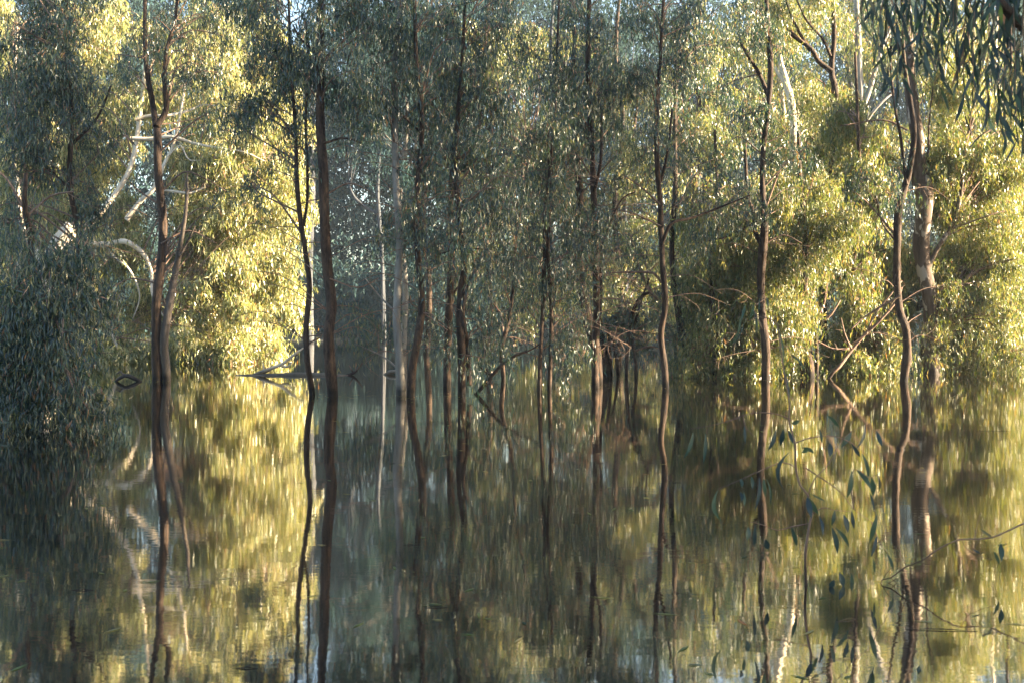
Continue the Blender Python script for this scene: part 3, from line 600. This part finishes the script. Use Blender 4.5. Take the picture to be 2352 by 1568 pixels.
for (a, b, w_, c) in [((670,170),(625,330),22,0),((745,150),(700,330),24,.05),((610,270),(510,570),17,.12),((655,340),(550,560),12,.05),((745,210),(770,470),16,.05),((775,290),(830,410),15,0),((870,100),(885,215),17,0),
    ((975,380),(1030,780),14,.03),((1030,780),(1082,1130),16,.03),((1085,640),(1230,790),18,.08),((2040,670),(2110,890),20,0),((1945,820),(2022,1050),16,.05),((1765,815),(1780,890),16,0),((800,110),(790,260),14,0)]:
    if a[0] > 1500: continue
    pxleaf(mb, q4(*a), q4(*b), w_ * .3, fd + rs.uniform(-.1, .1), c)
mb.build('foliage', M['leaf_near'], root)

def rtwig():
    e = q3(1150, 1003); dd = 7.15; p0 = P(*e, dd); p0[2] = 0
    root = empty('bare_twig', p0, 'bare crooked twig reaching in from the right and dipping its tip in the water', 'branch')
    mb = MB(); pl = [q3(1150, 1003), q3(1160, 975), q3(1210, 962), q3(1300, 898), q3(1400, 858), q3(1480, 800), q3(1600, 745), q3(1700, 742), q3(1800, 728), q3(1900, 685), q3(1975, 650), q3(2200, 560), q3(2600, 470)]
    pxstem(mb, pl, dd, 2.2, 4.6); mb.build('stem', M['twig'], root)
    mb = MB()
    for pl in ([q3(1165, 975), q3(1190, 930), q3(1225, 900)], [q3(1210, 962), q3(1240, 990), q3(1245, 1005)], [q3(1180, 1000), q3(1215, 985), q3(1250, 960)], [q3(1690, 742), q3(1700, 690), q3(1725, 585)],
               [q3(1690, 790), q3(1720, 740), q3(1740, 700)], [q3(1620, 748), q3(1650, 800), q3(1720, 840), q3(1800, 860)], [q3(1300, 898), q3(1270, 830), q3(1240, 790)]): pxstem(mb, pl, dd, 1.8, 1, 4)
    mb.build('side_twigs', M['twig'], root)
    mb = MB()
    for (a, b, w_) in [((1720,680),(1800,742),14),((1838,765),(1845,868),30),((1800,810),(1832,885),18),((1680,800),(1725,825),10)]: pxleaf(mb, q3(*a), q3(*b), w_ * .42, dd, .03)
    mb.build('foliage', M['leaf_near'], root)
rtwig()

def overhang():
    root = empty('gum_tree', (5.4, 8.2, 0), 'nearest gum, its dark leafy boughs hanging into the upper right corner', 'tree')
    mb = MB(); a, r = catmull([(5.4, 8.2, -.7), (5.5, 8.2, 1.5), (5.3, 8.1, 3.2), (5.5, 8.0, 5.5), (5.2, 8, 8)], [.24, .22, .18, .13, .06], .15); tube(mb, a, r, 12, .06); mb.build('trunk', M['bark'], root)
    mb = MB(); e1 = P(2352, 62, 6.4); e2 = P(2290, 0, 6.3); e3 = P(2100, -140, 6.2); e4 = P(1960, -190, 6.2)
    a, r = catmull([(5.4, 8.1, 2.5), P(2500, 130, 6.9), e1, e2, e3, e4], [.06, .045, .03, .024, .014, .008], .06); tube(mb, a, r, 8, .08); mb.build('limb', M['bark'], root)
    mb = MB(); a2, r2 = catmull([(5.45, 8.0, 4.6), P(2500, -330, 6.8), P(2300, -250, 6.4), P(2150, -180, 6.1), P(1990, -120, 5.9)], [.05, .035, .02, .014, .006], .06); tube(mb, a2, r2, 8, .06); mb.build('limb', M['bark'], root)
    tw = MB(); lf = MB()
    hang = [(1975, 40), (2005, 110), (2022, 150), (2042, 190), (2060, 235), (2072, 180), (2088, 110), (2105, 150), (2128, 165), (2142, 110), (2160, 140), (2180, 120), (2200, 185), (2215, 140), (2228, 170), (2240, 245), (2252, 190), (2268, 215),
            (2285, 190), (2296, 290), (2310, 340), (2322, 260), (2336, 320), (2350, 350), (2362, 280), (2345, 180), (2375, 330), (2190, 60), (2120, 60), (2255, 90), (2050, 70), (2310, 120), (2160, 200), (2215, 260), (2270, 300)]
    for (x, ye) in hang:
        d = 6.2 + rs.uniform(-.5, .6); pl = [(x + rs.uniform(10, 70), -170), (x + rs.uniform(-5, 20), -60), (x + rs.uniform(-8, 8), ye * .4), (x, ye)]
        s = pxstem(tw, pl, d, 3.2, 1.0, 4); n = int(len(s) * .85)
        for i in np.linspace(2, len(s) - 1, max(3, n)).astype(int):
            b = s[i][None]; dv = np.array([[rs.randn() * .38, rs.randn() * .38, -1.0]])
            leaves(lf, b, dv, rs.uniform(.1, .18), rs.uniform(.014, .024), bend=.07, seg=5)
    for pl in ([(2352, 110), (2290, 130), (2200, 145), (2080, 120)], [(2352, 150), (2300, 180), (2250, 240)], [(2352, 90), (2310, 150), (2290, 260)]): pxstem(tw, [(x, y) for x, y in pl], 6.3, 2.5, .8, 4)
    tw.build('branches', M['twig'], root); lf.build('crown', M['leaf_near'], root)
overhang()

# floating slivers
for (x, y, wl, ang, lab) in [(900, 1064, 16, 0, 'small pale sliver of bark floating below the grey topped trunk'), (1378, 1063, 22, 0, 'pale thin leaf floating beside the reflection of the tall straight trunk'),
        (1555, 1108, 22, .1, 'pale floating leaf below the wavy sunlit trunk'), (940, 1251, 26, 0, 'thin stick floating left of centre in the lower water'), (1945, 1424, 70, .5, 'long pale stick floating below the drowned sapling'),
        (2160, 1447, 170, -.12, 'longest thin stick floating low on the right side'), (2285, 989, 75, 0, 'thin stick floating near the right edge below the thicket'), (1555, 1362, 14, .4, 'dark curled leaf floating low beneath the wavy trunk'),
        (565, 1535, 50, 0, 'thin pale stick floating low on the left side'), (190, 1355, 55, .05, 'thin stick floating in the dark reflection at far left'), (1000, 1395, 60, .03, 'thin dull stick floating below the left of centre water')]:
    d = base_d(y); c = P(x, y, d); c[2] = 0; Lm = wl * d / FPX
    root = None; mb = MB(); dx = np.array([math.cos(ang), math.sin(ang), 0])
    a, r = catmull([c - dx * Lm / 2, c + np.array([0, .01, .006]), c + dx * Lm / 2], [.001, .0025, .001], .05); tube(mb, a, r, 6, .1)
    o = mb.build('floating_stick', M['dead'])
    me = o.data; me.transform(__import__('mathutils').Matrix.Translation(-Vector(c))); o.location = c
    tag(o, lab, 'stick', 'sticks and leaves floating on the water')

# ------------------------------------------------------------------ far wood (reads as one mass)
def far_wood():
    mb = MB(); tb = MB()
    for layer, (yd, hh, n) in enumerate([(107, 9, 3200), (114, 36, 3600), (128, 48, 3800), (150, 60, 4200)]):
        x = rs.uniform(-75 - layer * 12, 75 + layer * 12, n)
        top = hh * (.8 + .13 * np.sin(x * .16 + layer) + .1 * np.sin(x * .53 + 2 * layer))
        z = .6 + (top - .6) * rs.rand(n) ** (.85 if layer else 1.3)
        y = yd + rs.uniform(-3, 3, n) + 2 * np.sin(x * .2)
        c = np.stack([x, y, z], 1)
        # clump the sprays
        k = 9; cc = np.repeat(c, k, 0) + rs.randn(n * k, 3) * np.array([1.2, 1.0, 1.0]); cc[:, 2] = np.maximum(cc[:, 2], .8 + .5 * rs.rand(len(cc)))
        sprays(mb, cc, 9, .6, .17, 1.6, spread=.6)
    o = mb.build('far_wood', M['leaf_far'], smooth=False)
    tag(o, kind='stuff')
    return o
far_wood()

# ------------------------------------------------------------------ unseen gums added off frame to the right to shade the near row and foreground
# ------------------------------------------------------------------ morning haze
def haze():
    mb = MB(); x0, x1, y0, y1, z0, z1 = -260, 260, -12, 230, -2.6, 62
    v = [(x, y, z) for z in (z0, z1) for y in (y0, y1) for x in (x0, x1)]
    mb.add(v, [(0, 2, 3, 1), (4, 5, 7, 6), (0, 1, 5, 4), (2, 6, 7, 3), (0, 4, 6, 2), (1, 3, 7, 5)])
    m, n, out = newmat('haze_air'); pv = n.nodes.new('ShaderNodeVolumePrincipled')
    pv.inputs['Color'].default_value = (.74, .87, 1, 1); pv.inputs['Density'].default_value = .00036; pv.inputs['Anisotropy'].default_value = .3
    n.links.new(pv.outputs[0], out.inputs['Volume'])
    tag(mb.build('haze', m, smooth=False), kind='stuff')
haze()
def caster(x, y, z0, z1, rad, n, lab, top=22):  # unseen gum added to shade the near row, foreground and air
    root = empty('gum_tree', (x, y, 0), lab, 'tree', 'unseen gums added beyond the right edge for shade')
    mb = MB(); a, r = catmull([(x, y, -.7), (x + .2, y, 3), (x - .3, y + .2, 9), (x + .2, y, 15), (x, y, z1)], [.3, .27, .22, .16, .05], .4); tube(mb, a, r, 10, .06); mb.build('trunk', M['bark'], root)
    bb = MB(); cc = []
    for i in range(26):
        s = a[rs.randint(len(a) // 4, len(a))]; e = np.array([x, y, 0]) + np.append(rs.randn(2) * rad * .6, rs.uniform(z0, z1))
        m_ = (s + e) / 2 + np.array([0, 0, .5]); ta, tr_ = catmull([s, m_, e], [.07, .05, .02], .5); tube(bb, ta, tr_, 5)
        cc.append(e + rs.randn(n // 26, 3) * np.array([1.1, 1.1, .9]))
    bb.build('branches', M['twig'], root)
    lm = MB(); sprays(lm, np.vstack(cc), 22, .22, .07, .9); lm.build('crown', M['leaf'], root, smooth=False)
for i, (x, y, z0, z1, rad, n) in enumerate([(18, 20, 6, 17, 3, 700), (19, 24.5, 6.5, 18, 2.6, 800), (21.5, 28.3, 7, 19, 2, 700), (26, 26, 9, 22, 3, 700), (27, 20, 10, 24, 4, 800), (14, 14.5, 4, 15, 3, 1000), (17, 17, 4, 16, 2.5, 1000), (11.5, 7.2, 1.8, 11, 2.6, 1300), (11, 3, 2, 11, 2.4, 900), (15, 10.5, 4, 15, 2.6, 1000), (20, 14, 5, 18, 3, 1000)]):
    caster(x, y, z0, z1, rad, n, 'unseen gum added right of frame for shade, ' + ['second nearest', 'middle one', 'farthest', 'outer far one', 'outer near one', 'fourth nearest', 'third nearest', 'nearest', 'one beside the camera', 'fifth nearest', 'outer middle one'][i] + ' of its stand')

# ------------------------------------------------------------------ leaf litter drifting round the trunk feet
mb = MB(); bases = [o.location for o in bpy.data.objects if o.type == 'EMPTY' and o.parent is None and 17 < o.location.y < 40 and abs(o.location.x) < .45 * o.location.y]
c = []
for b in bases:
    for q in range(rs.randint(8, 30)): c.append((b[0] + rs.randn() * .4, b[1] + rs.randn() * .55, .003))
for q in range(320):
    y = rs.uniform(5, 36) ; c.append((rs.uniform(-.42, .42) * y, y, .003))
c = np.array(c, float); n_ = len(c); a_ = rs.rand(n_) * 6.28; dv = np.stack([np.cos(a_), np.sin(a_), np.zeros(n_)], 1)
leaves(mb, c, dv, rs.uniform(.06, .15, n_), .02, bend=.004, side=np.stack([-np.sin(a_), np.cos(a_), np.zeros(n_)], 1))
tag(mb.build('leaf_litter', M['leaf_lit'], smooth=False), kind='stuff')
